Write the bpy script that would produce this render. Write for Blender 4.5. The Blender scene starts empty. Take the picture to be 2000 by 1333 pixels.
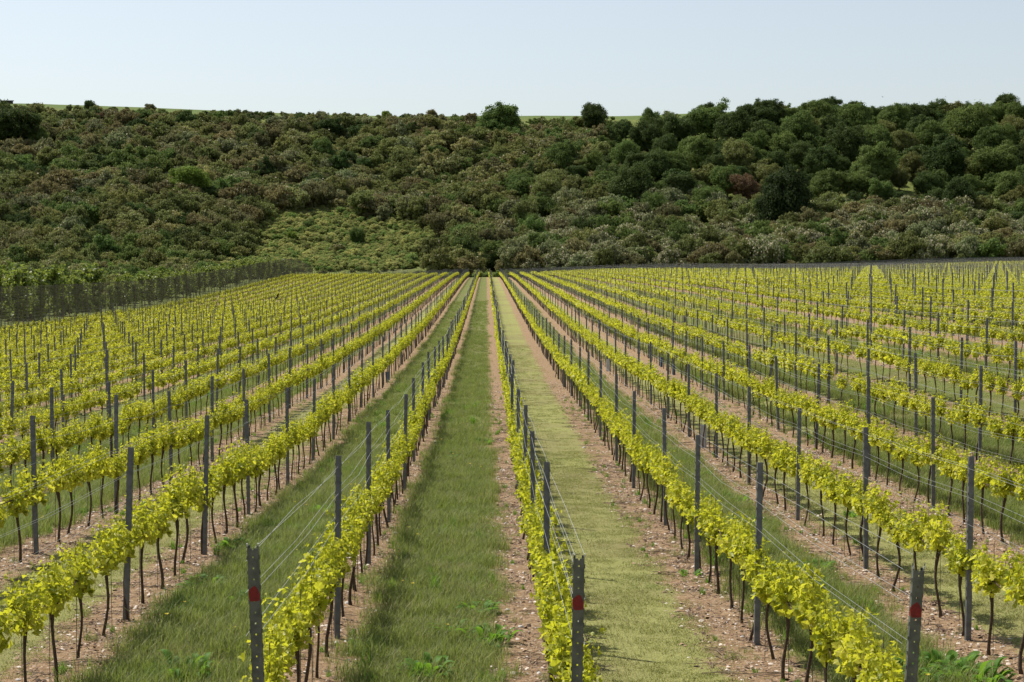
import bpy, math, random
import numpy as np
from mathutils import Vector, Matrix, Euler

S = bpy.context.scene
COL = S.collection
rad = math.radians
random.seed(7)
RNG = np.random.default_rng(11)

# ------------------------------------------------------------------ camera, sky, sun, exposure
F, HX, HY = 3600.0, 950.0, 510.0          # focal length and level point, in pixels of the 2000 px photograph
CAMZ = 4.0
cam_d = bpy.data.cameras.new('camera')
cam_d.sensor_width = 36.0
cam_d.lens = F / 2000 * 36
cam_d.clip_start, cam_d.clip_end = 0.5, 20000
cam = bpy.data.objects.new('camera', cam_d)
cam.location = (0, 0, CAMZ)
cam.rotation_euler = (rad(90) - math.atan((666.5 - HY) / F), 0, -math.atan((1000 - HX) / F))
COL.objects.link(cam)
S.camera = cam
CAMR = cam.rotation_euler.to_matrix()

SUNV = Vector((-0.56, 0.47, 1.0)).normalized()      # towards the sun: ahead and to the left
SUN_EL = math.asin(SUNV.z)
SUN_AZ = math.atan2(SUNV.x, SUNV.y)
world = bpy.data.worlds.new('World')
S.world = world
world.use_nodes = True
wn = world.node_tree
wn.nodes.clear()
wo = wn.nodes.new('ShaderNodeOutputWorld')
wb = wn.nodes.new('ShaderNodeBackground')
sk = wn.nodes.new('ShaderNodeTexSky')
sk.sky_type = 'NISHITA'
sk.sun_disc = False
sk.sun_elevation = SUN_EL
sk.sun_rotation = SUN_AZ
sk.altitude = 50
sk.air_density = 1.0
sk.dust_density = 1.0
sk.ozone_density = 1.5
wb.inputs['Strength'].default_value = 0.104
hs = wn.nodes.new('ShaderNodeHueSaturation')
hs.inputs['Saturation'].default_value = 0.58
wn.links.new(sk.outputs[0], hs.inputs['Color'])
wn.links.new(hs.outputs[0], wb.inputs[0])
wn.links.new(wb.outputs[0], wo.inputs[0])
sun_d = bpy.data.lights.new('sun', 'SUN')
sun_d.energy = 5.0
sun_d.angle = rad(0.5)
sun_d.color = (1.0, 0.95, 0.86)
sun = bpy.data.objects.new('sun', sun_d)
sun.rotation_euler = (-SUNV).to_track_quat('-Z', 'Y').to_euler()
sun.location = (-60, 60, 120)
COL.objects.link(sun)
S.view_settings.view_transform = 'Standard'
S.view_settings.look = 'None'
S.view_settings.exposure = 0.32
S.view_settings.gamma = 1.0
S.view_settings.use_curve_mapping = False
S.render.engine = 'CYCLES'
S.cycles.max_bounces = 8
S.cycles.transmission_bounces = 6
S.cycles.transparent_max_bounces = 8

# ------------------------------------------------------------------ terrain
ROW_W, ROW_0, POST_S, POST_0, VINE_S, ROW_END = 2.2, 0.625, 5.25, 19.05, 1.05, 396.0
_dd = np.arange(-80, 1000, 1.0)
def _table(pairs, sig):
    d, z = zip(*pairs)
    v = np.interp(_dd, d, z)
    k = np.exp(-0.5 * (np.arange(-4 * sig, 4 * sig + 1) / sig) ** 2); k /= k.sum()
    return np.convolve(np.pad(v, 4 * sig, mode='edge'), k, mode='valid')
P0 = _table([(-80, -3.5), (0, -3.7), (12, -3.85), (19, -3.98), (25, -4.14), (31, -4.26), (36, -4.33), (42, -4.38), (52, -4.40),
             (60, -4.5), (70, -4.57), (85, -4.6), (110, -4.6), (144, -4.42), (180, -4.2), (219, -3.95), (260, -3.75), (310, -3.5),
             (350, -3.45), (375, -3.4), (392, -3.5), (410, -3.7), (425, -3.6), (1000, -3.5)], 3)
ML = _table([(-80, .4), (40, .5), (57, .8), (100, 1.2), (140, 1.55), (205, 2.05), (260, 1.55), (317, .65), (352, .0), (375, .5), (396, 1.6), (420, 1.6), (1000, .5)], 6)
MR = _table([(-80, 1.0), (150, 1.0), (250, .75), (400, .2), (1000, .2)], 8)
def sstep(a, b, x):
    t = np.clip((x - a) / (b - a), 0, 1)
    return t * t * (3 - 2 * t)
def vnoise(x, y, s, seed=0):                        # smooth value noise
    x = np.asarray(x, float) / s; y = np.asarray(y, float) / s
    xi = np.floor(x).astype(np.int64); yi = np.floor(y).astype(np.int64)
    fx = x - xi; fy = y - yi
    fx = fx * fx * (3 - 2 * fx); fy = fy * fy * (3 - 2 * fy)
    def h(a, b):
        n = (a * 374761393 + b * 668265263 + seed * 974711) & 0x7fffffff
        n = ((n ^ (n >> 13)) * 1274126177) & 0x7fffffff
        return ((n ^ (n >> 16)) & 0xffff) / 65535.0
    return (h(xi, yi) * (1 - fx) + h(xi + 1, yi) * fx) * (1 - fy) + (h(xi, yi + 1) * (1 - fx) + h(xi + 1, yi + 1) * fx) * fy
def G(x, y):
    x = np.asarray(x, float); y = np.asarray(y, float)
    z = np.interp(y, _dd, P0)
    z = z - sstep(0, 34, -x) * np.interp(y, _dd, ML)
    z = z + 2.15 * sstep(3, 25, x) * np.interp(y, _dd, MR) + 1.7 * sstep(50, 115, x) * sstep(200, 380, y)
    z = z + (vnoise(x, y, 9, 3) - .5) * .10 + (vnoise(x, y, 1.3, 5) - .5) * .03
    z = z + CAMZ
    z = z + .28 * sstep(.5, 4, -x) * sstep(-60, 0, y) * (1 - sstep(20, 44, y))
    # hill beyond the far end of the field
    brow = np.interp(x, [-900, -195, -150, -110, -70, -32, 10, 60, 140, 200, 900], [66, 64.4, 63.0, 61.3, 59.9, 59.0, 58.3, 58.0, 58.4, 59.6, 66])
    yb = 715.0
    t = np.clip((y - 409) / (yb - 409), 0, 1)
    s = 0.55 * t + 0.45 * (t * t * (3 - 2 * t))
    z = z + s * (brow - 0.5) * sstep(409, 440, y) ** .5
    z = z + (vnoise(x, y, 46, 9) - .5) * 7.0 * sstep(420, 480, y) * (1 - sstep(660, 705, y))
    z = z + (vnoise(x, y, 17, 19) - .5) * 2.0 * sstep(420, 480, y) * (1 - sstep(660, 705, y))
    up = np.clip(y - yb, 0, 75)
    z = z + up * 0.098 - np.clip(y - 790, 0, 1e9) * 0.01
    return z
def gz(x, y):
    return float(G(x, y))
def project(x, y, z):
    v = CAMR.transposed() @ Vector((x, y, z - CAMZ))
    return 1000 + F * v.x / -v.z, 666.5 - F * v.y / -v.z
def at(px, py, y0=14, y1=900):                      # where the sight line of a photo pixel meets the ground
    d = CAMR @ Vector(((px - 1000) / F, (666.5 - py) / F, -1)); d /= d.y
    ys = np.linspace(y0, y1, 3500)
    hit = np.nonzero(CAMZ + d.z * ys < G(d.x * ys, ys))[0]
    yy = ys[hit[0]] if len(hit) else y1
    return d.x * yy, yy
def rowx(i):
    return ROW_0 + ROW_W * i

# ------------------------------------------------------------------ helpers
def mesh_from(name, V, Fc, mat, smooth=False):
    me = bpy.data.meshes.new(name)
    V = np.asarray(V, dtype=np.float32).reshape(-1, 3)
    if isinstance(Fc, np.ndarray):
        n, k = Fc.shape
        me.vertices.add(len(V)); me.vertices.foreach_set('co', V.ravel())
        me.loops.add(n * k); me.loops.foreach_set('vertex_index', Fc.astype(np.int32).ravel())
        me.polygons.add(n)
        me.polygons.foreach_set('loop_start', np.arange(0, n * k, k, dtype=np.int32))
        me.update(calc_edges=True)
    else:
        me.from_pydata(V.tolist(), [], Fc)
    me.materials.append(mat)
    if smooth:
        me.polygons.foreach_set('use_smooth', np.ones(len(me.polygons), dtype=bool))
    return me
def link(name, data, parent=None, loc=None, rot=None, scale=None):
    o = bpy.data.objects.new(name, data)
    COL.objects.link(o)
    if parent is not None: o.parent = parent
    if loc is not None: o.location = loc
    if rot is not None: o.rotation_euler = rot
    if scale is not None: o.scale = scale if hasattr(scale, '__len__') else (scale,) * 3
    return o
def tag(o, label=None, cat=None, group=None, kind=None):
    if label: o['label'] = label
    if cat: o['category'] = cat
    if group: o['group'] = group
    if kind: o['kind'] = kind
    return o
class MB:                                            # collects quads and triangles as lists
    def __init__(s): s.V = []; s.F = []
    def add(s, V, Fc):
        b = len(s.V); s.V += [tuple(v) for v in V]; s.F += [[i + b for i in f] for f in Fc]
    def box(s, x0, x1, y0, y1, z0, z1, top=(0, 0)):
        tx, ty = top
        s.add([(x0, y0, z0), (x1, y0, z0), (x1, y1, z0), (x0, y1, z0), (x0 + tx, y0 + ty, z1), (x1 + tx, y0 + ty, z1), (x1 + tx, y1 + ty, z1), (x0 + tx, y1 + ty, z1)],
              [[3, 2, 1, 0], [4, 5, 6, 7], [0, 1, 5, 4], [1, 2, 6, 5], [2, 3, 7, 6], [3, 0, 4, 7]])
    def tube(s, pts, rs, n=6, cap=True):
        pts = [Vector(p) for p in pts]; b = len(s.V)
        for i, p in enumerate(pts):
            t = (pts[min(i + 1, len(pts) - 1)] - pts[max(i - 1, 0)]).normalized()
            u = t.orthogonal().normalized() if abs(t.z) < .9 else Vector((1, 0, 0)).cross(t).normalized()
            w = t.cross(u)
            for k in range(n):
                a = 2 * math.pi * k / n
                s.V.append(tuple(p + (u * math.cos(a) + w * math.sin(a)) * rs[i]))
        for i in range(len(pts) - 1):
            for k in range(n):
                s.F.append([b + i * n + k, b + i * n + (k + 1) % n, b + (i + 1) * n + (k + 1) % n, b + (i + 1) * n + k])
        if cap:
            s.F.append([b + (len(pts) - 1) * n + k for k in range(n)])
            s.F.append([b + k for k in range(n)][::-1])
    def mesh(s, name, mat, smooth=False): return mesh_from(name, s.V, s.F, mat, smooth)
def rotmats(n, rng, tilt=None):
    q = rng.normal(size=(n, 4)); q /= np.linalg.norm(q, axis=1)[:, None]
    w, x, y, z = q.T
    return np.stack([1 - 2 * (y * y + z * z), 2 * (x * y - z * w), 2 * (x * z + y * w), 2 * (x * y + z * w), 1 - 2 * (x * x + z * z), 2 * (y * z - x * w),
                     2 * (x * z - y * w), 2 * (y * z + x * w), 1 - 2 * (x * x + y * y)], axis=1).reshape(n, 3, 3)
def frames(Nrm, rng):                                # frames whose third column is the given normal, spun at random
    Nrm = Nrm / np.linalg.norm(Nrm, axis=1)[:, None]
    r = rng.normal(size=Nrm.shape)
    u = np.cross(Nrm, r); u /= np.linalg.norm(u, axis=1)[:, None]
    v = np.cross(Nrm, u)
    return np.stack([u, v, Nrm], axis=2)
def stamp(T, TF, P, M, sc):                          # many copies of a small template, as arrays
    T = np.asarray(T, float); TF = np.asarray(TF)
    n, k = len(P), len(T)
    V = np.einsum('nij,kj->nki', M, T) * np.asarray(sc)[:, None, None] + P[:, None, :]
    Fc = TF[None] + (np.arange(n) * k)[:, None, None]
    return V.reshape(-1, 3), Fc.reshape(-1, TF.shape[1])

_N = {}
def ND(nt, kind, **kw):
    n = nt.nodes.new(kind)
    for k, v in kw.items(): setattr(n, k, v)
    return n
def ramp(nt, stops, src=None):
    r = ND(nt, 'ShaderNodeValToRGB')
    e = r.color_ramp.elements
    while len(e) < len(stops): e.new(0.5)
    for el, (p, c) in zip(e, stops): el.position = p; el.color = (*c, 1)
    if src is not None: nt.links.new(src, r.inputs[0])
    return r.outputs[0]
def noise(nt, vec, scale, detail=4, rough=.6):
    n = ND(nt, 'ShaderNodeTexNoise'); n.inputs['Scale'].default_value = scale; n.inputs['Detail'].default_value = detail; n.inputs['Roughness'].default_value = rough
    if vec is not None: nt.links.new(vec, n.inputs['Vector'])
    return n.outputs['Fac']
def maprange(nt, src, a, b, c=0, d=1):
    m = ND(nt, 'ShaderNodeMapRange'); nt.links.new(src, m.inputs[0])
    for i, v in zip((1, 2, 3, 4), (a, b, c, d)): m.inputs[i].default_value = v
    return m.outputs[0]
def mixc(nt, fac, a, b, mode='MIX'):
    m = ND(nt, 'ShaderNodeMix', data_type='RGBA', blend_type=mode)
    for i, v in ((0, fac), (6, a), (7, b)):
        if hasattr(v, 'node'): nt.links.new(v, m.inputs[i])
        else: m.inputs[i].default_value = v if i == 0 else (*v, 1)
    return m.outputs[2]
def math_(nt, op, a, b=None):
    m = ND(nt, 'ShaderNodeMath', operation=op)
    for i, v in enumerate((a, b)):
        if v is None: continue
        if hasattr(v, 'node'): nt.links.new(v, m.inputs[i])
        else: m.inputs[i].default_value = v
    return m.outputs[0]
def newmat(name):
    m = bpy.data.materials.new(name); m.use_nodes = True
    nt = m.node_tree; nt.nodes.clear()
    return m, nt, ND(nt, 'ShaderNodeOutputMaterial')
def bsdf(nt, col, rough=.7, spec=.3, metal=0.0, normal=None):
    b = ND(nt, 'ShaderNodeBsdfPrincipled')
    if hasattr(col, 'node'): nt.links.new(col, b.inputs['Base Color'])
    else: b.inputs['Base Color'].default_value = (*col, 1)
    if hasattr(rough, 'node'): nt.links.new(rough, b.inputs['Roughness'])
    else: b.inputs['Roughness'].default_value = rough
    b.inputs['Specular IOR Level'].default_value = spec
    b.inputs['Metallic'].default_value = metal
    if normal is not None: nt.links.new(normal, b.inputs['Normal'])
    return b.outputs[0]
def bump(nt, h, strength=.5, dist=.02):
    b = ND(nt, 'ShaderNodeBump'); b.inputs['Strength'].default_value = strength; b.inputs['Distance'].default_value = dist
    nt.links.new(h, b.inputs['Height']); return b.outputs[0]
def leafmat(name, stops, trans, mixf=.45, rough=.5, spec=.35, patch=None):
    """leaf colours spread by a random number per leaf and a little per plant; light shines through"""
    m, nt, out = newmat(name)
    g = ND(nt, 'ShaderNodeNewGeometry'); oi = ND(nt, 'ShaderNodeObjectInfo')
    f = math_(nt, 'ADD', math_(nt, 'MULTIPLY', g.outputs['Random Per Island'], .75), math_(nt, 'MULTIPLY', oi.outputs['Random'], .25))
    c = ramp(nt, stops, f)
    if patch:
        pn = noise(nt, g.outputs['Position'], 1.3, 3)
        c = mixc(nt, maprange(nt, pn, .5, .66, 0, .55), c, patch)
        c = mixc(nt, maprange(nt, noise(nt, g.outputs['Position'], .5, 2), .55, .7, 0, .5), c, (.10, .20, .03))
    tc = mixc(nt, .65, c, trans)
    p = bsdf(nt, c, rough, spec)
    t = ND(nt, 'ShaderNodeBsdfTranslucent'); nt.links.new(tc, t.inputs[0])
    mx = ND(nt, 'ShaderNodeMixShader'); mx.inputs[0].default_value = mixf
    nt.links.new(p, mx.inputs[1]); nt.links.new(t.outputs[0], mx.inputs[2]); nt.links.new(mx.outputs[0], out.inputs[0])
    return m
def hillleaf(name, instanced):
    """tone comes with each bush or tree (its own colour); alpha = share of blossom or new growth"""
    m, nt, out = newmat(name)
    g = ND(nt, 'ShaderNodeNewGeometry'); r = g.outputs['Random Per Island']
    if instanced:
        a = ND(nt, 'ShaderNodeAttribute', attribute_type='INSTANCER', attribute_name='tone'); base = a.outputs['Color']
        b = ND(nt, 'ShaderNodeAttribute', attribute_type='INSTANCER', attribute_name='bloom'); al = b.outputs['Fac']
    else:
        a = ND(nt, 'ShaderNodeObjectInfo'); base = a.outputs['Color']; al = a.outputs['Alpha']
    tc = ND(nt, 'ShaderNodeNewGeometry')
    big = noise(nt, tc.outputs['Position'], .55, 2)
    v = maprange(nt, math_(nt, 'ADD', math_(nt, 'MULTIPLY', r, .6), math_(nt, 'MULTIPLY', big, .8)), .2, 1.15, .78, 1.28)
    sc = ND(nt, 'ShaderNodeVectorMath', operation='SCALE'); nt.links.new(base, sc.inputs[0]); nt.links.new(v, sc.inputs['Scale'])
    # blossom on a share of the leaf clusters
    k = math_(nt, 'LESS_THAN', math_(nt, 'FRACT', math_(nt, 'MULTIPLY', r, 37.7)), al)
    c = mixc(nt, k, sc.outputs[0], (.52, .47, .33))
    p = bsdf(nt, c, .7, .1)
    t = ND(nt, 'ShaderNodeBsdfTranslucent'); nt.links.new(c, t.inputs[0])
    mx = ND(nt, 'ShaderNodeMixShader'); mx.inputs[0].default_value = .42
    nt.links.new(p, mx.inputs[1]); nt.links.new(t.outputs[0], mx.inputs[2]); nt.links.new(mx.outputs[0], out.inputs[0])
    return m

M = {}
M['vine_leaf'] = leafmat('vine_leaf', [(0, (.06, .095, .013)), (.25, (.15, .21, .022)), (.55, (.37, .395, .04)), (1, (.65, .61, .11))], (.77, .76, .03), .5, .45, .3)
M['grass'] = leafmat('grass_blade', [(0, (.075, .105, .028)), (.4, (.155, .19, .055)), (.72, (.27, .28, .10)), (1, (.48, .42, .22))], (.28, .36, .05), .42, .6, .2, (.27, .23, .11))
M['mown'] = leafmat('mown_grass_blade', [(0, (.17, .19, .055)), (.5, (.29, .30, .095)), (1, (.42, .39, .16))], (.36, .38, .09), .32, .6, .25, (.34, .29, .14))
M['dock'] = leafmat('dock_leaf', [(0, (.06, .14, .02)), (.6, (.10, .21, .03)), (1, (.16, .28, .04))], (.26, .46, .03), .45, .6, .2)
M['alder'] = leafmat('young_tree_leaf', [(0, (.08, .12, .02)), (.5, (.13, .18, .04)), (1, (.24, .28, .065))], (.32, .38, .05), .42, .5, .3)
M['hill'] = hillleaf('hill_foliage', False)
M['hill_i'] = hillleaf('hill_foliage_scattered', True)

def simple(name, c1, c2, scale, rough=.8, spec=.3, metal=0., bstr=.4, bdist=.004):
    m, nt, out = newmat(name)
    tc = ND(nt, 'ShaderNodeTexCoord')
    n = noise(nt, tc.outputs['Object'], scale, 5)
    oi = ND(nt, 'ShaderNodeObjectInfo')
    c = mixc(nt, maprange(nt, n, .3, .7), c1, c2)
    c = mixc(nt, maprange(nt, oi.outputs['Random'], 0, 1, 0, .35), c, c1)
    nt.links.new(bsdf(nt, c, rough, spec, metal, bump(nt, n, bstr, bdist)), out.inputs[0])
    return m
M['bark'] = simple('vine_bark', (.045, .030, .020), (.13, .09, .06), 60, .9, .2, 0, .9, .008)
M['trunk'] = simple('tree_bark', (.05, .04, .03), (.12, .10, .075), 6, .9, .2)
M['steel'] = simple('galvanised_steel', (.085, .085, .09), (.22, .225, .23), 9, .55, .4, .35, .3, .001)
M['end_steel'] = simple('weathered_steel', (.07, .08, .068), (.21, .215, .19), 9, .6, .4, .35, .3, .001)
M['wire'] = simple('galvanised_wire', (.42, .42, .42), (.6, .6, .6), 5, .4, .5, .6)
M['stake'] = simple('thin_rusty_rod', (.07, .055, .045), (.14, .11, .09), 30, .7)
M['red'] = simple('red_paint', (.12, .010, .012), (.33, .014, .014), 40, .55, .4)
M['net'] = simple('dark_netting', (.13, .115, .085), (.19, .17, .125), 3, .8)
M['net_far'] = simple('grey_netting', (.10, .10, .12), (.16, .16, .18), 3, .8)
M['guard'] = simple('pale_plastic', (.42, .42, .45), (.55, .55, .57), 6, .5, .4)
M['blue'] = simple('blue_plastic', (.07, .12, .22), (.12, .18, .30), 6, .5, .4)
M['crow'] = simple('black_feathers', (.012, .012, .014), (.025, .025, .03), 20, .5)
M['shed'] = simple('dark_timber', (.04, .035, .03), (.07, .06, .05), 3)
M['yellow'] = simple('yellow_petal', (.65, .50, .02), (.75, .6, .04), 20, .6)
def chipmat():
    m, nt, out = newmat('flint_chip')
    g = ND(nt, 'ShaderNodeNewGeometry')
    c = ramp(nt, [(0, (.08, .05, .035)), (.4, (.22, .14, .09)), (.7, (.30, .20, .125)), (.92, (.38, .28, .20)), (1, (.62, .56, .5))], g.outputs['Random Per Island'])
    nt.links.new(bsdf(nt, c, .85, .3), out.inputs[0]); return m
M['chip'] = chipmat()

def groundmat():
    m, nt, out = newmat('vineyard_ground')
    g = ND(nt, 'ShaderNodeNewGeometry'); P = g.outputs['Position']
    sx = ND(nt, 'ShaderNodeSeparateXYZ'); nt.links.new(P, sx.inputs[0])
    # distance across from the nearest row of vines, edge broken up by noise
    u = math_(nt, 'FRACT', math_(nt, 'ADD', math_(nt, 'DIVIDE', math_(nt, 'SUBTRACT', sx.outputs[0], ROW_0 - .12), ROW_W), 100.5))
    du = math_(nt, 'MULTIPLY', math_(nt, 'ABSOLUTE', math_(nt, 'SUBTRACT', u, .5)), ROW_W)
    n1 = noise(nt, P, 1.6, 5, .65); n2 = noise(nt, P, 14, 4, .7); n3 = noise(nt, P, 55, 3, .7); n0 = noise(nt, P, .22, 3)
    edge = math_(nt, 'ADD', du, math_(nt, 'ADD', math_(nt, 'MULTIPLY', math_(nt, 'SUBTRACT', n1, .5), .8), math_(nt, 'MULTIPLY', math_(nt, 'SUBTRACT', n2, .5), .35)))
    grassf = maprange(nt, edge, .36, .52)
    vo = ND(nt, 'ShaderNodeTexVoronoi'); vo.inputs['Scale'].default_value = 24; nt.links.new(P, vo.inputs['Vector'])
    vs = ND(nt, 'ShaderNodeSeparateColor'); nt.links.new(vo.outputs['Color'], vs.inputs[0])
    soil = ramp(nt, [(0, (.13, .082, .042)), (.4, (.26, .170, .088)), (.7, (.35, .235, .125)), (1, (.43, .305, .18))], n2)
    chips = ramp(nt, [(0, (.10, .065, .04)), (.5, (.31, .20, .12)), (.88, (.40, .28, .18)), (1, (.58, .50, .40))], vs.outputs[0])
    soil = mixc(nt, .5, soil, chips)
    lane = math_(nt, 'FLOOR', math_(nt, 'DIVIDE', math_(nt, 'SUBTRACT', sx.outputs[0], ROW_0), ROW_W))
    wn_ = ND(nt, 'ShaderNodeTexWhiteNoise', noise_dimensions='1D'); nt.links.new(lane, wn_.inputs['W'])
    isz = math_(nt, 'COMPARE', lane, 0.0)
    isz.node.inputs[2].default_value = .2
    is3 = math_(nt, 'COMPARE', lane, -3.0); is3.node.inputs[2].default_value = .2
    mown = math_(nt, 'MAXIMUM', math_(nt, 'MAXIMUM', isz, is3), math_(nt, 'GREATER_THAN', wn_.outputs[0], .62))
    ism1 = math_(nt, 'COMPARE', lane, -1.0); ism1.node.inputs[2].default_value = .2
    is1 = math_(nt, 'COMPARE', lane, 1.0); is1.node.inputs[2].default_value = .2
    mown = math_(nt, 'MULTIPLY', mown, math_(nt, 'SUBTRACT', 1.0, math_(nt, 'MAXIMUM', ism1, is1)))
    nn = math_(nt, 'ADD', math_(nt, 'MULTIPLY', n2, .6), math_(nt, 'MULTIPLY', n3, .4))
    tall_c = ramp(nt, [(.2, (.06, .085, .02)), (.5, (.14, .165, .042)), (.8, (.25, .24, .085))], nn)
    mown_c = ramp(nt, [(.2, (.15, .16, .05)), (.5, (.28, .28, .095)), (.8, (.40, .37, .155))], nn)
    gr = mixc(nt, mown, tall_c, mown_c)
    gr = mixc(nt, maprange(nt, n0, .45, .65, 0, .55), gr, (.21, .16, .09))
    c = mixc(nt, grassf, soil, gr)
    # rough grass of the headlands, past the rows
    head = maprange(nt, sx.outputs[1], 396, 400)
    left = maprange(nt, sx.outputs[0], -38.5, -39.5)
    c = mixc(nt, math_(nt, 'MAXIMUM', head, left), c, ramp(nt, [(.3, (.08, .11, .025)), (.7, (.19, .21, .06))], n1))
    h = math_(nt, 'ADD', n2, math_(nt, 'MULTIPLY', n3, .6))
    nt.links.new(bsdf(nt, c, .95, .1, 0, bump(nt, h, .9, .05)), out.inputs[0])
    return m
def hillmat():
    m, nt, out = newmat('hill_grass')
    g = ND(nt, 'ShaderNodeNewGeometry'); P = g.outputs['Position']
    n1 = noise(nt, P, .06, 5, .6); n2 = noise(nt, P, .55, 5, .7); n3 = noise(nt, P, 2.5, 3, .7)
    f = math_(nt, 'ADD', math_(nt, 'MULTIPLY', n2, .6), math_(nt, 'MULTIPLY', n3, .4))
    c = ramp(nt, [(.3, (.07, .095, .025)), (.45, (.12, .15, .035)), (.58, (.19, .205, .055)), (.75, (.26, .25, .10))], f)
    c = mixc(nt, maprange(nt, n1, .5, .65, 0, .5), c, (.20, .19, .11))
    nt.links.new(bsdf(nt, c, .95, .1, 0, bump(nt, f, 1, .8)), out.inputs[0])
    return m
def fieldmat():
    m, nt, out = newmat('hilltop_pasture')
    g = ND(nt, 'ShaderNodeNewGeometry'); P = g.outputs['Position']
    c = ramp(nt, [(.3, (.075, .115, .025)), (.7, (.12, .155, .04))], noise(nt, P, .05, 5))
    nt.links.new(bsdf(nt, c, .95, .1), out.inputs[0])
    return m
M['ground'] = groundmat(); M['hillside'] = hillmat(); M['pasture'] = fieldmat()

# ------------------------------------------------------------------ ground, hillside, hilltop pasture
def axis(*segs):
    out = []
    for a, b, st in segs: out += list(np.arange(a, b - 1e-6, st))
    return out
gx = axis((0, 20, .5), (20, 60, 1.25), (60, 150, 3), (150, 400, 8), (400, 1200, 60), (1200, 6001, 600))
GX = np.array(sorted(set([-v for v in gx] + gx)))
GY = np.array([-3000, -1000, -400, -200, -100] + axis((-60, 8, 4), (8, 60, .5), (60, 140, 1.2), (140, 400, 3), (400, 408, 2), (408, 720, 4), (720, 820, 5), (820, 1400, 60), (1400, 12000, 700)))
i408 = int(np.argmin(abs(GY - 408))); i720 = int(np.argmin(abs(GY - 720)))
def sheet(name, j0, j1, mat):
    XX, YY = np.meshgrid(GX, GY[j0:j1 + 1])
    V = np.stack([XX, YY, G(XX, YY)], axis=2).reshape(-1, 3)
    nx, ny = len(GX), j1 - j0 + 1
    a = (np.arange(ny - 1)[:, None] * nx + np.arange(nx - 1)[None]).ravel()
    o = link(name, mesh_from(name, V, np.stack([a, a + 1, a + nx + 1, a + nx], axis=1), mat, True))
    tag(o, kind='structure'); return o
tag(sheet('ground', 0, i408, M['ground']), 'vineyard ground of pinkish soil strips and grass lanes')
tag(sheet('hillside', i408, i720, M['hillside']), 'steep grassy hillside under the scrub and trees')
tag(sheet('hilltop_field', i720, len(GY) - 1, M['pasture']), 'thin green pasture along the top of the hill')

# ------------------------------------------------------------------ scattering (geometry nodes, only for stuff)
_vc = [0]
def variants(meshes):
    c = bpy.data.collections.new('variants')
    for i, me in enumerate(meshes):
        _vc[0] += 1
        c.objects.link(bpy.data.objects.new('variant_%03d' % _vc[0], me))
    return c
def scatter(name, pts, rot, scl, idx, coll, attrs=None, parent=None):
    n = len(pts)
    me = bpy.data.meshes.new(name)
    me.vertices.add(n); me.vertices.foreach_set('co', np.asarray(pts, np.float32).ravel())
    a = me.attributes.new('rot', 'FLOAT_VECTOR', 'POINT'); a.data.foreach_set('vector', np.asarray(rot, np.float32).ravel())
    s = np.asarray(scl, np.float32)
    if s.ndim == 1: s = np.repeat(s[:, None], 3, 1)
    a = me.attributes.new('scl', 'FLOAT_VECTOR', 'POINT'); a.data.foreach_set('vector', s.ravel())
    a = me.attributes.new('idx', 'INT', 'POINT'); a.data.foreach_set('value', np.asarray(idx, np.int32))
    if attrs:
        for k, v in attrs.items():
            v = np.asarray(v, np.float32)
            a = me.attributes.new(k, 'FLOAT_VECTOR' if v.ndim == 2 else 'FLOAT', 'POINT')
            a.data.foreach_set('vector' if v.ndim == 2 else 'value', v.ravel())
    o = link(name, me, parent)
    ng = bpy.data.node_groups.new(name, 'GeometryNodeTree')
    ng.interface.new_socket('Geometry', in_out='INPUT', socket_type='NodeSocketGeometry')
    ng.interface.new_socket('Geometry', in_out='OUTPUT', socket_type='NodeSocketGeometry')
    gi = ng.nodes.new('NodeGroupInput'); go = ng.nodes.new('NodeGroupOutput')
    ci = ng.nodes.new('GeometryNodeCollectionInfo'); ci.inputs['Collection'].default_value = coll
    ci.inputs['Separate Children'].default_value = True; ci.inputs['Reset Children'].default_value = True
    ip = ng.nodes.new('GeometryNodeInstanceOnPoints'); ip.inputs['Pick Instance'].default_value = True
    def attr(nm, typ):
        x = ng.nodes.new('GeometryNodeInputNamedAttribute'); x.data_type = typ; x.inputs['Name'].default_value = nm; return x.outputs['Attribute']
    e2r = ng.nodes.new('FunctionNodeEulerToRotation')
    L = ng.links.new
    L(gi.outputs[0], ip.inputs['Points']); L(ci.outputs[0], ip.inputs['Instance'])
    L(attr('idx', 'INT'), ip.inputs['Instance Index'])
    L(attr('rot', 'FLOAT_VECTOR'), e2r.inputs[0]); L(e2r.outputs[0], ip.inputs['Rotation'])
    L(attr('scl', 'FLOAT_VECTOR'), ip.inputs['Scale'])
    L(ip.outputs[0], go.inputs[0])
    md = o.modifiers.new('scatter', 'NODES'); md.node_group = ng
    return o

# ------------------------------------------------------------------ words for labels
_ones = 'zeroth first second third fourth fifth sixth seventh eighth ninth tenth eleventh twelfth thirteenth fourteenth fifteenth sixteenth seventeenth eighteenth nineteenth'.split()
def ordw(n):
    if n < 20: return _ones[n]
    t = {2: 'twent', 3: 'thirt', 4: 'fort', 5: 'fift', 6: 'sixt', 7: 'sevent', 8: 'eight', 9: 'ninet'}[n // 10]
    return t + 'ieth' if n % 10 == 0 else t + 'y-' + _ones[n % 10]
def rowname(i):
    if i == 0: return 'the middle row'
    return 'the %s row %s of the middle' % (ordw(abs(i)), 'right' if i > 0 else 'left')

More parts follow.
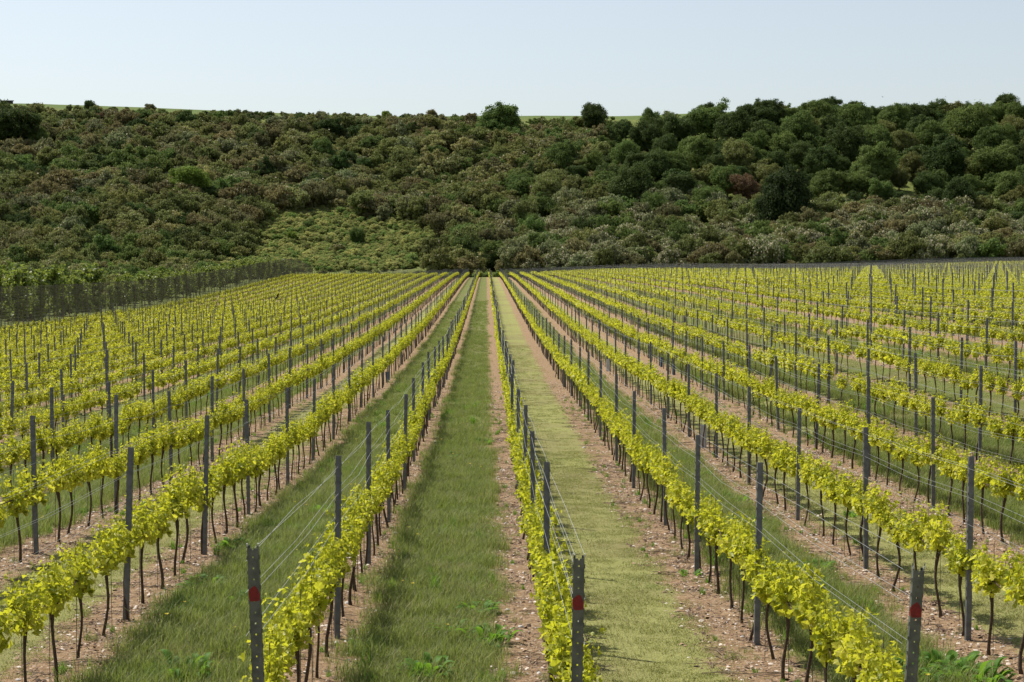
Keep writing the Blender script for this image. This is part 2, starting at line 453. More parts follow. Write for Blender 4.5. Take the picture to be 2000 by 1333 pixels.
# ------------------------------------------------------------------ vines
def leaf_template():
    # palmate vine leaf in its own plane, folded along the midrib, tip drooping
    out = [(0, -.08), (.22, -.30), (.46, -.22), (.42, .02), (.58, .22), (.34, .36), (.26, .55), (0, .78),
           (-.26, .55), (-.34, .36), (-.58, .22), (-.42, .02), (-.46, -.22), (-.22, -.30)]
    V = [(0, .18, -.06)] + [(x, y, abs(x) * .55 - .4 * max(0, y) ** 2 + .06 * math.sin(9 * x + 5 * y)) for x, y in out]
    n = len(out)
    return np.array(V), [[0, 1 + k, 1 + (k + 1) % n] for k in range(n)]
LEAF_V, LEAF_F = leaf_template()
MID_V = np.array([(0, -.3, 0), (.5, -.02, .16), (.28, .5, .05), (0, .75, -.12), (-.28, .5, .05), (-.5, -.02, .16)])
MID_F = [[0, 1, 2, 3], [0, 3, 4, 5]]
FAR_V = np.array([(-.5, -.35, .1), (.5, -.35, .1), (.35, .6, -.05), (-.35, .6, -.05)]); FAR_F = [[0, 1, 2, 3]]
def vine_shoots(rng):
    """leaf positions on short upright shoots from a head and two low arms along the row (row runs along y)"""
    pts, nrm, sz = [], [], []
    shoots = []
    ns = 15
    for k in range(ns):
        t = np.clip(rng.normal(0, .20), -.56, .56) if k < 12 else rng.uniform(-.52, .52)
        base = np.array([rng.normal(0, .03), t, .80 - .10 * (abs(t) < .12) * rng.random()])
        ln = rng.uniform(.20, .46) * (1 - .30 * abs(t) / .5)
        lean = np.array([rng.normal(0, .26), rng.normal(0, .20) + t * .25, 1.0]); lean /= np.linalg.norm(lean)
        tip = base + lean * ln
        shoots.append((base, tip))
        m = rng.integers(14, 20)
        for j in range(m):
            f = (j + rng.random()) / m
            p = base + (tip - base) * f
            side = rng.normal(size=3) * np.array([1.1, .8, .35]); side /= np.linalg.norm(side) + 1e-9
            r = rng.uniform(.02, .11) * (1.1 - .65 * f)
            pts.append(p + side * r); nrm.append(side * .75 + np.array([0, 0, .75]) + rng.normal(size=3) * .4)
            sz.append(rng.uniform(.042, .090) * (1.12 - .55 * f))
    for _ in range(60):                              # drooping skirt round the head
        a = rng.uniform(0, 2 * math.pi); r = rng.uniform(.03, .17)
        pts.append(np.array([math.cos(a) * r * .85, math.sin(a) * r * 1.5, rng.uniform(.66, .86)]))
        nrm.append(np.array([math.cos(a), math.sin(a), .25]) + rng.normal(size=3) * .4); sz.append(rng.uniform(.05, .095))
    return np.array(pts), np.array(nrm), np.array(sz), shoots
def shoot_mesh(mb, shoots, rng):
    for b, t in shoots:
        mid = (b + t) / 2 + rng.normal(size=3) * .012
        mb.tube([b, mid, t + (t - b) * .12], [.0035, .003, .0012], 3, False)
def trunk_path(rng, h=.76):
    ph, am = rng.uniform(0, 6.28), rng.uniform(.008, .030)
    lx, ly = rng.normal(0, .02), rng.normal(0, .05)
    return [(lx * (1 - z / h) + am * math.sin(ph + z * 7), ly * (1 - z / h) + am * math.cos(ph * 1.3 + z * 6), z) for z in np.linspace(-.05, h, 8)]
def trunk_mesh(name, rng, sides=7, fine=True):
    mb = MB(); p = trunk_path(rng)
    rs = [.021, .016, .0145, .0135, .0135, .015, .021, .017]
    mb.tube(p, [r * rng.uniform(.88, 1.12) for r in rs], sides)
    top = p[-1]
    for s in (-1, 1):                                # two arms tied down along the wire
        mb.tube([(top[0], top[1], .70), (top[0] * .6, top[1] + s * .10, .775), (0, s * .30, .775), (0, s * .52, .765)], [.013, .010, .007, .004], max(4, sides - 2))
        if fine: mb.tube([(top[0], top[1], .69), (top[0] + rng.normal(0, .02), top[1] + s * .05, .79)], [.014, .008], 5)
    return mb.mesh(name, M['bark'], True)
NV = 10
near_leaf, mid_leaf, far_leaf, trunk_m, big_leaf = [], [], [], [], []
for v in range(NV):
    rng = np.random.default_rng(100 + v)
    P, N, Z, sh = vine_shoots(rng)
    Fm = frames(N, rng)
    V, Fc = stamp(LEAF_V, LEAF_F, P, Fm, Z * .9)
    mb = MB(); shoot_mesh(mb, sh, rng)
    fl = Fc.tolist(); mb.F = [[i + len(V) for i in f] for f in mb.F]
    near_leaf.append(mesh_from('vine_foliage', np.vstack([V, np.array(mb.V)]), fl + mb.F, M['vine_leaf']))
    k = rng.permutation(len(P))
    kb = [q for q in k if abs(P[q][0]) < .2 and P[q][2] < 1.15][:34]; big_leaf.append((P[kb], Fm[kb]))
    k2 = k[:150]; V, Fc = stamp(MID_V, MID_F, P[k2], Fm[k2], Z[k2] * 1.32)
    mid_leaf.append((V, Fc))
    k3 = k[:46]; V, Fc = stamp(FAR_V, FAR_F, P[k3], Fm[k3], Z[k3] * 2.0)
    far_leaf.append((V, Fc))
    trunk_m.append(trunk_mesh('vine_trunk', rng))
leaf_one = mesh_from('vine_leaf_single', LEAF_V, LEAF_F, M['vine_leaf'])
mbs = MB(); mbs.tube([(.035, .02, -.1), (.03, .02, .6), (.033, .015, 1.12)], [.003, .003, .003], 4)
stake_m = mbs.mesh('vine_stake', M['stake'])
def two_mat(name, V, Fc, mb, m1, m2):
    fl = Fc.tolist() if isinstance(Fc, np.ndarray) else Fc
    me = mesh_from(name, np.vstack([V, np.array(mb.V)]), fl + [[i + len(V) for i in f] for f in mb.F], m1)
    me.materials.append(m2)
    mi = np.zeros(len(me.polygons), np.int32); mi[len(fl):] = 1
    me.polygons.foreach_set('material_index', mi); me.update()
    return me
def lowtrunk(rng, sides):
    mb = MB(); p = trunk_path(rng); mb.tube([p[0], p[3], p[5], p[7]], [.018, .014, .0145, .018], sides, False)
    for s in (-1, 1): mb.tube([p[7], (0, s * .5, .77)], [.011, .005], 3, False)
    return mb
vine_mid = [two_mat('mid_vine', *mid_leaf[v], lowtrunk(np.random.default_rng(300 + v), 5), M['vine_leaf'], M['bark']) for v in range(NV)]
vine_far = [two_mat('far_vine', *far_leaf[v], lowtrunk(np.random.default_rng(400 + v), 3), M['vine_leaf'], M['bark']) for v in range(NV)]

ROWS = list(range(-17, 56))
def row_range(i):
    x = rowx(i); lim = 1 / .262 if x < 0 else 1 / .29
    return max(12.35, abs(x) * lim * .86 - 6), ROW_END - (1.5 if i % 3 else 0)
rr = np.random.default_rng(5)
allv = []
for i in ROWS:
    x = rowx(i); a, b = row_range(i)
    k0 = math.ceil((a - 12.9) / VINE_S); k1 = int((b - 12.9) / VINE_S)
    for k in range(max(0, k0), k1):
        y = 12.9 + k * VINE_S + rr.normal(0, .05)
        if rr.random() < .012: continue
        allv.append((i, x + rr.normal(0, .015), y))
A = np.array(allv)
AZ = G(A[:, 1], A[:, 2])
pj = np.array([project(x, y, z + .95) for (i, x, y), z in zip(allv, AZ)])
inview = (pj[:, 0] > -12) & (pj[:, 0] < 2012) & (pj[:, 1] < 1420)
order = np.argsort(np.where(inview, A[:, 2], 1e6))[:300]
single = set(int(k) for k in order)
rowcount = {}
for k in sorted(single, key=lambda k: (A[k, 0], A[k, 2])):
    i = int(A[k, 0]); x, y, z = A[k, 1], A[k, 2], AZ[k]
    rowcount[i] = rowcount.get(i, 0) + 1
    v = int(rr.integers(NV)); flip = math.pi if rr.random() < .5 else 0
    t = link('grapevine', None, None, (x, y, z), (0, 0, flip + rr.normal(0, .08)), rr.uniform(.93, 1.08))
    tag(t, 'leafy vine, %s from the near end of %s' % (ordw(rowcount[i]), rowname(i)), 'grapevine', 'young grapevines trained along wires')
    link('trunk', trunk_m[(v + int(rr.integers(3))) % NV], t, scale=(rr.uniform(.85, 1.25),) * 2 + (1,))
    link('stake', stake_m, t)
    o = link('foliage', near_leaf[v], t, scale=(rr.uniform(.90, 1.15), rr.uniform(.86, 1.05), rr.uniform(.90, 1.06))); o['kind'] = 'stuff'
    if y < 17.2:                                     # the nearest vines: their large outer leaves one by one
        Pb, Fb = big_leaf[(v + 3) % NV]
        for j in range(30):
            p = Vector(Pb[j]) * 1.0; p.x *= 1.12
            l = link('leaf', leaf_one, t)
            l.matrix_local = Matrix.LocRotScale(p, Matrix(Fb[j].tolist()).to_quaternion(), Vector((1, 1, 1)) * random.uniform(.05, .078))
rest = np.array([k for k in range(len(allv)) if k not in single])
nearr = rest[A[rest, 2] < 125]; farr = rest[A[rest, 2] >= 125]
for nm, ks, ms in (('vine_rows', nearr, vine_mid), ('distant_vine_rows', farr, vine_far)):
    n = len(ks)
    rot = np.zeros((n, 3)); rot[:, 2] = rr.choice([0, math.pi], n) + rr.normal(0, .1, n)
    sc = rr.uniform(.9, 1.12, n)
    far = nm.startswith('distant')
    sc = np.stack([sc * .95, sc * 1.0, sc], 1)
    o = scatter(nm, np.stack([A[ks, 1], A[ks, 2], AZ[ks]], 1), rot, sc, rr.integers(0, NV, n), variants(ms))
    tag(o, 'thousands of further vines in rows running %s' % ('to the far end' if far else 'across the middle of the slope'), 'vineyard', kind='stuff')

# ------------------------------------------------------------------ posts
def channel(mb, w, dp, t, h, hooks=False, z0=-.1):
    # open C section: web towards the camera, two flanges, two lips
    prof = [(-w, 0), (w, 0), (w, dp), (w - .014, dp), (w - .014, dp - t), (w - t, dp - t), (w - t, t), (-w + t, t), (-w + t, dp - t), (-w + .014, dp - t), (-w + .014, dp), (-w, dp)]
    n = len(prof)
    V = [(x, y, z0) for x, y in prof] + [(x, y, h) for x, y in prof]
    mb.add(V, [[k, (k + 1) % n, n + (k + 1) % n, n + k] for k in range(n)] + [[n, n + 1, n + 6, n + 7], [n + 1, n + 2, n + 5, n + 6], [n + 2, n + 3, n + 4, n + 5], [n, n + 7, n + 8, n + 11], [n + 8, n + 9, n + 10, n + 11]])
    if hooks:
        for s in (-1, 1):
            for k in range(15):
                z = .42 + k * .095
                x0, x1 = (w + .0002, w + .006) if s > 0 else (-w - .006, -w - .0002)
                mb.box(x0, x1, .006, .016, z, z + .028)
def ppost(sc=1, hooks=True):
    mb = MB(); channel(mb, .029, .038, .003, 1.85, hooks); return mb.mesh('steel_post', M['steel'])
post_near = ppost()
mb = MB(); mb.box(-.031, .031, 0, .04, -.1, 1.85); post_far = mb.mesh('far_post', M['steel'])
allp = []
for i in ROWS:
    x = rowx(i); a, b = row_range(i)
    y = POST_0
    while y < b:
        if y > a and not (i in (-1, 0, 1) and y < 13): allp.append((i, x + rr.normal(0, .02), y + rr.normal(0, .12)))
        y += POST_S
    if abs(i) > 1: allp.append((i, x, 12.5)) if a < 12.6 else None
Ap = np.array(allp); PZ = G(Ap[:, 1], Ap[:, 2])
pj = np.array([project(x, y, z + 1.5) for (i, x, y), z in zip(allp, PZ)])
inv = (pj[:, 0] > -5) & (pj[:, 0] < 2005) & (pj[:, 1] < 1400)
psel = set(int(k) for k in np.argsort(np.where(inv, Ap[:, 2], 1e6))[:296])
pc = {}
for k in sorted(psel, key=lambda k: (Ap[k, 0], Ap[k, 2])):
    i = int(Ap[k, 0]); pc[i] = pc.get(i, 1 if abs(i) <= 1 else 0) + 1
    o = link('trellis_post', post_near if Ap[k, 2] < 70 else post_far, None, (Ap[k, 1], Ap[k, 2], PZ[k]), (rr.normal(0, .014), rr.normal(0, .014), rr.normal(0, .12)), (1, 1, rr.uniform(.96, 1.04)))
    tag(o, 'steel post, %s from the near end of %s' % (ordw(pc[i]), rowname(i)), 'post', 'steel trellis posts standing in the vine rows')
ks = np.array([k for k in range(len(allp)) if k not in psel])
n = len(ks)
o = scatter('distant_posts', np.stack([Ap[ks, 1], Ap[ks, 2], PZ[ks]], 1), rr.normal(0, .013, (n, 3)), np.stack([np.full(n, .85), np.ones(n), rr.uniform(.95, 1.05, n)], 1), np.zeros(n, int), variants([post_far]))
tag(o, 'far grey steel posts standing in the vine rows', 'posts', kind='stuff')

# end posts: real perforated channel, red paint mark, leaning out of the row
def end_post(i, h, lean_y, lean_x, label, mark_z):
    root = link('end_post', None, None, (rowx(i) + {-1: .07, 0: -.03, 1: -.01}[i], 12.3, gz(rowx(i), 12.3)), (rad(lean_y), rad(lean_x), 0))
    tag(root, label, 'post', 'steel end posts with red marks')
    mb = MB(); w, dp, t = .037, .05, .003
    zs = -.2
    hz, hs = .0055, .075
    while zs < h - .02:
        ze = min(zs + hs, h)
        for (x0, x1) in ((-w, -hz), (hz, w)): mb.box(x0, x1, 0, t, zs, ze)
        mb.box(-hz, hz, 0, t, zs, ze - .012)
        zs = ze
    for s in (-1, 1):
        x0, x1 = (w - t, w) if s > 0 else (-w, -w + t)
        mb.box(x0, x1, t + .0003, dp, -.2, h + .012)
        l0, l1 = (w - .016, w - t - .0003) if s > 0 else (-w + t + .0003, -w + .016)
        mb.box(l0, l1, dp - t, dp, -.2, h + .012)
        for k in range(14): 
            z = .5 + k * .1
            hx0, hx1 = (w + .0003, w + .006) if s > 0 else (-w - .006, -w - .0003)
            mb.box(hx0, hx1, .012, .022, z, z + .028)
    link('channel', mb.mesh('end_post_channel', M['end_steel']), root)
    mm = MB()                                        # sprayed red mark wraps the web and the left flange
    pts = [(-.030, -.04), (-.0365, .005), (-.034, .04), (-.018, .052), (0, .066), (.014, .058), (.026, .036), (.0355, .01), (.0345, -.034), (.01, -.04)]
    mm.add([(x, -.0016, mark_z + z) for x, z in pts] + [(x, -.0003, mark_z + z) for x, z in pts], [list(range(10))] + [[k, 10 + k, 10 + (k + 1) % 10, (k + 1) % 10] for k in range(10)])
    mm.box(-w - .0016, -w - .0003, -.001, .03, mark_z - .034, mark_z + .03)
    link('paint_mark', mm.mesh('paint_mark', M['red']), root)
    cb = MB()
    for s in (-1, 1): cb.box(s * w - .004, s * w + .004, .0, .02, h + .0125, h + .03)
    link('top_clip', cb.mesh('top_clip', M['wire']), root)
    return root
EP = {-1: end_post(-1, 1.88, 4, -1.4, 'perforated steel end post with red mark, left of the tall grass lane', 1.56),
      0: end_post(0, 1.87, 4, .6, 'perforated steel end post with red mark, beside the pale mown lane', 1.56),
      1: end_post(1, 1.78, 4, 2.2, 'leaning steel end post with red mark beside the dock clump, bottom right', 1.50)}

# ------------------------------------------------------------------ wires
def wires_for(i, near):
    x = rowx(i); a, b = row_range(i)
    ys = sorted([p[2] for p in allp if p[0] == i])
    if abs(i) <= 1: ys = [12.24] + ys
    ys = [y for y in ys if y <= (b if not near else 9e9)]
    lines = []
    hs = [(.77, 0), (1.22, -.034), (1.22, .034), (1.5, -.034), (1.52, .034), (1.80, -.032), (1.80, .032)]
    for h, dx in hs:
        pts = []
        for k, y in enumerate(ys):
            hh = h
            if near and k == 0 and abs(i) <= 1: hh = h * 1.04
            if h > 1.6 and dx < 0 and (i % 2): hh -= .1
            pts.append((x + dx, y, gz(x + dx, y) + hh))
            if near and k < len(ys) - 1 and y < 60:
                ym = (y + ys[k + 1]) / 2; z0 = gz(x, y) + hh; z1 = gz(x, ys[k + 1]) + h
                pts.append((x + dx * 1.4 + rr.normal(0, .012), ym, (z0 + z1) / 2 - .02 - (.05 * rr.random() if h < 1.6 else 0)))
        lines.append(pts)
    return lines
NEARROWS = range(-8, 10)
for i in NEARROWS:
    root = link('wire_set', None, None, (rowx(i), 12.24, gz(rowx(i), 12.24)))
    tag(root, 'long thin trellis wires strung between the posts of %s' % rowname(i), 'wire', 'trellis wires')
    for pts in wires_for(i, True):
        mb = MB(); ox, oy, oz = root.location
        mb.tube([(p[0] - ox, p[1] - oy, p[2] - oz) for p in pts], [.0016 if p[1] < 40 else .0022 for p in pts], 3, False)
        link('wire', mb.mesh('wire', M['wire'], True), root)
mb = MB()
for i in ROWS:
    if i in NEARROWS: continue
    for pts in wires_for(i, False)[::2]:
        mb.tube(pts, [.0024] * len(pts), 3, False)
tag(link('distant_wires', mb.mesh('distant_wires', M['wire'])), 'fine wires of the farther vine rows', 'wires', kind='stuff')

# ------------------------------------------------------------------ netting
def net_fence(root_name, P, Q, h, mat, label, step_post, nh, wband, vstep, group=None):
    root = link(root_name, None, None, (P[0], P[1], gz(*P)))
    tag(root, label, 'netting', group)
    P, Q = Vector(P), Vector(Q); L = (Q - P).length; d = (Q - P) / L; nrm = Vector((-d.y, d.x))
    o3 = root.location
    def pt(s, z, off=0):
        q = P + d * s + nrm * off; return (q.x - o3.x, q.y - o3.y, gz(q.x, q.y) + z - o3.z)
    mb = MB()
    ss = np.arange(0, L + .1, 3.0)
    for k in range(nh):
        z = .12 + (h - .15) * k / (nh - 1)
        wob = [0.02 * math.sin(s * .7 + k) for s in ss]
        V = []
        for s, wv in zip(ss, wob): V += [pt(s, z - wband / 2 + wv, .02 * math.sin(s)), pt(s, z + wband / 2 + wv, .02 * math.sin(s))]
        mb.add(V, [[2 * j, 2 * j + 2, 2 * j + 3, 2 * j + 1] for j in range(len(ss) - 1)])
    for s in np.arange(.3, L, vstep):
        a0, a1 = pt(s - .018, .05, .05), pt(s + .018, .05, .05); b1, b0 = pt(s + .018, h, .05), pt(s - .018, h, .05)
        mb.add([a0, a1, b1, b0], [[0, 1, 2, 3]])
    n_ = link('net', mb.mesh('net', mat), root); n_['kind'] = 'stuff'
    pm = MB(); pm.tube([(0, 0, -.2), (0, 0, h + .12)], [.035, .03], 6)
    pme = pm.mesh('net_post', mat)
    for s in np.arange(0, L, step_post):
        link('post', pme, root, pt(s, 0, -.07), (rr.normal(0, .02), rr.normal(0, .02), 0))
    return root
net_fence('windbreak_netting', (-38.3, 96), (-37.6, 399), 3.9, M['net'], 'tall dark windbreak netting on posts along the left side of the vineyard', 2.6, 34, .040, .65)
net_fence('boundary_netting', (-37, 401), (-1.6, 401.5), 1.9, M['net_far'], 'low grey netting fence across the far end, left of the tree gap', 4.0, 14, .05, 1.0)
net_fence('boundary_netting', (3.2, 401.5), (60, 402), 1.9, M['net_far'], 'grey netting fence across the far end, right of the tree gap', 4.0, 15, .055, 1.0)
net_fence('boundary_netting', (60.5, 402), (132, 402), 2.3, M['net_far'], 'taller grey netting fence at the far end, at the right edge', 4.0, 19, .06, 1.0)

# ------------------------------------------------------------------ foliage of trees and bushes
QV = np.array([(-.5, -.5, 0), (.5, -.5, .08), (.5, .5, -.06), (-.5, .5, .05)]); QF = [[0, 1, 2, 3]]
def crown_mesh(name, rng, mat, nclump, nleaf, leaf, flat=1.0, irregular=.25, low=-.35, dome=False):
    """unit crown, about 1 wide and 1 tall, made of leafy clumps of unequal size"""
    Ps, Ns, Ss = [], [], []
    if dome:
        lobes = [(np.array([rng.uniform(-.05, .05), rng.uniform(-.05, .05), .0]), .33), (np.array([0, 0, .03]), .33)]
        for q in range(8):
            a = q * .785 + rng.uniform(-.45, .45); rr_ = rng.uniform(.14, .31)
            lobes.append((np.array([math.cos(a) * rr_, math.sin(a) * rr_, rng.uniform(-.24, .20)]), rng.uniform(.13, .26)))
    else:
        lobes = [(rng.normal(0, .13, 3) * np.array([1, 1, .6]), rng.uniform(.24, .36)) for _ in range(5)]
    for k in range(nclump):
        lc, lr = lobes[rng.integers(len(lobes))]
        d = rng.normal(size=3); d /= np.linalg.norm(d)
        if d[2] < low: d[2] = -d[2]
        c = lc + d * lr * rng.uniform(.75, 1.0 + irregular)
        cr = rng.uniform(.075, .15) if not dome else rng.uniform(.06, .125)
        m = int(nleaf * (cr / (.09 if dome else .112)) ** 2)
        e = rng.normal(size=(m, 3)) + d * .55 + np.array([0, 0, .35]); e /= np.linalg.norm(e, axis=1)[:, None]
        Ps.append(c + e * cr * (rng.uniform(.35, 1.0, (m, 1)) + rng.exponential(.14, (m, 1))) * np.array([1.15, 1.15, .8])); Ns.append(e + rng.normal(size=(m, 3)) * .45)
        Ss.append(rng.uniform(.55, 1.45, m) * leaf)
    m = nclump * nleaf // 8                          # inner leaves close the view through
    e = rng.normal(size=(m, 3)); e /= np.linalg.norm(e, axis=1)[:, None]
    Ps.append(e * rng.uniform(.12, .36, (m, 1))); Ns.append(rng.normal(size=(m, 3))); Ss.append(np.full(m, leaf * 2.0))
    P = np.vstack(Ps); P[:, 2] = P[:, 2] * flat
    V, Fc = stamp(QV, QF, P, frames(np.vstack(Ns), rng), np.concatenate(Ss))
    V[:, 2] -= V[:, 2].min(); V[:, 2] *= 1.0 / V[:, 2].max()
    ext = max(np.ptp(V[:, 0]), np.ptp(V[:, 1])); V[:, :2] *= 1.0 / ext
    return mesh_from(name, V, Fc, mat)
NT, NB = 7, 7
tree_crown = [crown_mesh('tree_crown', np.random.default_rng(600 + k), M['hill'], 200, 105, .019, .95, .20, -.5, True) for k in range(NT)]
bush_crown = [crown_mesh('bush_crown', np.random.default_rng(700 + k), M['hill'], 60, 110, .030, .8, .35, -.1) for k in range(NB)]
bush_i = [crown_mesh('bush_crown_scattered', np.random.default_rng(800 + k), M['hill_i'], 52, 90, .034, .8, .4, -.1) for k in range(NB)]
def tree_trunk(rng):
    mb = MB(); mb.tube([(0, 0, -.05), (.005, .004, .2), (-.004, .006, .42), (0, 0, .62)], [.032, .026, .018, .009], 7)
    for k in range(5):
        a = k * 1.25 + rng.random(); z = .2 + .07 * k
        mb.tube([(0, 0, z), (math.cos(a) * .12, math.sin(a) * .12, z + .13), (math.cos(a) * .27, math.sin(a) * .27, z + .3)], [.014, .009, .004], 5)
    return mb.mesh('tree_trunk', M['trunk'], True)
tree_trunks = [tree_trunk(np.random.default_rng(900 + k)) for k in range(3)]
TONES = {'very dark': ((.042, .064, .020), 0), 'dark green': ((.068, .100, .028), 0), 'mid green': ((.118, .165, .042), 0), 'bright green': ((.18, .25, .045), 0), 'olive': ((.165, .182, .055), .01),
         'brownish': ((.180, .166, .070), .01), 'rusty brown': ((.18, .12, .065), 0), 'grey-green': ((.185, .205, .090), .05), 'white-flowering': ((.17, .19, .070), .28), 'pale olive': ((.24, .24, .085), .06)}

# landmarks used to say where a bush stands: photo x, y, words
LAND = [(25, 250, 'the left-edge tree'), (372, 365, 'the bright green oak'), (628, 295, 'the lone upslope tree'),
        (972, 238, 'the big skyline tree'), (1160, 230, 'the round skyline tree'), (600, 450, 'the grassy clearing'), (950, 510, 'the dark lane-end gap'),
        (1530, 385, 'the huge dark tree'), (1450, 365, 'the rusty brown tree'), (1870, 385, 'the far-right round tree'), (1100, 320, 'the central tree pair'),
        (560, 520, 'the windbreak hump'), (150, 530, 'the left young trees'), (1387, 215, 'the domed skyline tree'), (1300, 500, 'the far netting fence'),
        (1800, 500, 'the taller far netting')]
used_labels = {}
def where(px, py):
    best = min(LAND, key=lambda l: (l[0] - px) ** 2 + ((l[1] - py) * 1.6) ** 2)
    dx, dy = px - best[0], (py - best[1]) * 1.6
    dist = math.hypot(dx, dy)
    far = 'just ' if dist < 70 else ('' if dist < 150 else 'well ')
    if dist < 22: return 'beside ' + best[2]
    if abs(dx) > 2.2 * abs(dy): r = 'right of' if dx > 0 else 'left of'
    elif abs(dy) > 2.2 * abs(dx): r = 'below' if dy > 0 else 'above'
    else: r = ('below' if dy > 0 else 'above') + (' and right of' if dx > 0 else ' and left of')
    return far + r + ' ' + best[2]
pending = []
def flush_labels():
    groups = {}
    for o, head, px, py in pending: groups.setdefault((head, where(px, py)), []).append((px, o))
    for (head, w), lst in groups.items():
        lst.sort(key=lambda t: t[0])
        for k, (px, o) in enumerate(lst):
            if len(lst) == 1: o['label'] = '%s %s' % (head, w)
            else: o['label'] = '%s %s, %s from left' % (head, w, ordw(k + 1))
def hill_tree(px, pyc, wpx, tone, label=None, hfac=.82, head=None):
    """tree whose crown centre shows at the photo pixel, rooted where the slope is"""
    x, y = at(px, pyc + wpx * .55 * hfac)
    wm = wpx * y / F * 1.06
    hm = wm * hfac
    z = gz(x, y)
    root = link('broadleaf_tree', None, None, (x, y, z), (0, 0, rr.uniform(0, 6.28)))
    tag(root, label, 'tree', 'trees on the hillside')
    link('trunk', tree_trunks[int(rr.integers(3))], root, scale=(wm * .9, wm * .9, hm))
    c = link('crown', tree_crown[int(rr.integers(NT))], root, (0, 0, hm * .06), (0, 0, rr.uniform(0, 6.28)), (wm, wm * rr.uniform(.85, 1.1), hm))
    col, al = TONES[tone]; v = rr.uniform(.85, 1.18)
    c.color = (col[0] * v * rr.uniform(.94, 1.06), col[1] * v, col[2] * v, al)
    if label is None: pending.append((root, head or ('%s %s tree' % ('large' if wpx > 75 else ('small' if wpx < 45 else 'mid-sized'), tone)), px, pyc))
    return x, y, wm
special = [(25, 245, 112, 'dark green', 'big dark tree with dense crown at the left edge of the hillside'),
    (372, 362, 88, 'bright green', 'bright green rounded tree alone among olive scrub on the left slope'),
    (628, 296, 62, 'mid green', 'single round green tree high on the scrubby slope left of centre'),
    (178, 212, 30, 'dark green', 'small dark tree on the skyline nearest the left edge'),
    (294, 215, 28, 'brownish', 'little round brown bush on the skyline right of the small dark tree'),
    (196, 236, 38, 'rusty brown', 'dark brown tree just under the skyline on the far left'),
    (752, 227, 20, 'bright green', 'tiny slim green tree on the skyline left of the dark bush'),
    (843, 231, 37, 'brownish', 'compact dark brown bush standing on the skyline left of the big tree'),
    (972, 241, 92, 'mid green', 'large dark rounded tree breaking the skyline near the centre'),
    (1160, 231, 72, 'dark green', 'round dark tree alone on the skyline right of the centre'),
    (1100, 312, 84, 'mid green', 'left one of the pair of trees close together near the centre'),
    (1158, 322, 62, 'mid green', 'right one of the pair of trees close together near the centre'),
    (1455, 368, 66, 'rusty brown', 'rusty brown crown in front of green trees on the right'),
    (1532, 390, 126, 'very dark', 'huge very dark tree standing forward on the right hillside'),
    (1872, 390, 88, 'dark green', 'round dark tree with bare scrub below it at the far right'),
    (1387, 238, 100, 'mid green', 'wide domed green tree on the skyline, start of the right wood'),
    (460, 455, 44, 'bright green', 'small fresh green tree at the left edge of the grassy clearing'),
    (569, 462, 24, 'bright green', 'tiny round green bush alone inside the grassy clearing'),
    (697, 462, 40, 'mid green', 'round green bush at the right side of the grassy clearing'),
    (600, 440, 26, 'mid green', 'upper of the little green bushes in the grassy clearing')]
placed = []
for a in special: placed.append(hill_tree(*a[:4], label=a[4], hfac=1.0 if a[0] in (1532, 1872, 178, 752) else .82))
wood = [(980,140,120),(1065,118,60),(1190,132,120),(1340,150,140),(1490,150,130),(1590,185,110),(1790,175,200),(1930,105,120),(1960,190,130),(560,190,100),
    (520,240,150),(650,220,160),(860,210,180),(1000,230,110),(1120,200,160),(1250,200,120),(140,440,150),(40,430,90),(345,400,90),(450,300,130),(470,420,190),
    (560,340,130),(650,440,140),(730,290,150),(880,310,160),(840,400,130),(1130,300,120),(1210,330,150),(1310,260,180),(1420,340,190),
    (1420,250,140),(1530,260,120),(1640,230,140),(1690,340,190),(1880,330,180),(1870,250,140),(1975,310,120),(1950,430,140),(1440,450,120),(1340,410,130),(1230,420,140),
    (1975,570,110),(1620,410,110),(1510,480,90),(270,600,130),(430,200,90),(20,190,70),(750,480,110),(560,500,120),(940,260,120),(1060,260,120),(700,170,110),(600,270,120),
    (790,350,110),(1010,380,100),(1150,410,90),(1390,190,90),(1700,160,90),(1560,340,110),(1790,420,100),(1280,340,90),(480,340,110),(250,380,80),(90,360,80),
    (1840,480,80),(1610,500,80),(1340,480,90),(640,340,120),(370,330,70),(310,470,80),(1460,190,80),(1240,150,90),(880,165,110),(1920,240,130)]
tones_w = ['dark green', 'mid green', 'dark green', 'dark green', 'mid green', 'mid green', 'dark green', 'mid green', 'olive']
rt = np.random.default_rng(77)
for (cx, cy, cw) in wood:
    tn = tones_w[int(rt.integers(len(tones_w)))]
    if cy > 430 and tn == 'bright green': tn = 'dark green'
    cw *= 1.2 if cw < 90 else 1.12
    placed.append(hill_tree(1000 + cx / 2, 150 + cy / 2 + (9 if cy < 200 else 4), cw / 2, tn))
for cx in range(930, 2060, 52):
    placed.append(hill_tree(1000 + cx / 2, 150 + 158 / 2 - (cx - 930) * .006 + rt.uniform(-4, 5), rt.uniform(46, 66), tones_w[int(rt.integers(len(tones_w)))]))
for q in range(400):
    cx, cy = rt.uniform(430, 2080), rt.uniform(120, 600)
    if cy < 130 + 60 * max(0, (900 - cx)) / 470 or cy > 530 + 70 * math.sin(cx / 140): continue
    X_, Y_ = at(1000 + cx / 2, 150 + cy / 2 + 18)
    if any((X_ - a) ** 2 + (Y_ - b) ** 2 < (w * .5 + 2.5) ** 2 for a, b, w in placed): continue
    placed.append(hill_tree(1000 + cx / 2, 150 + cy / 2, rt.uniform(38, 70), tones_w[int(rt.integers(len(tones_w)))]))
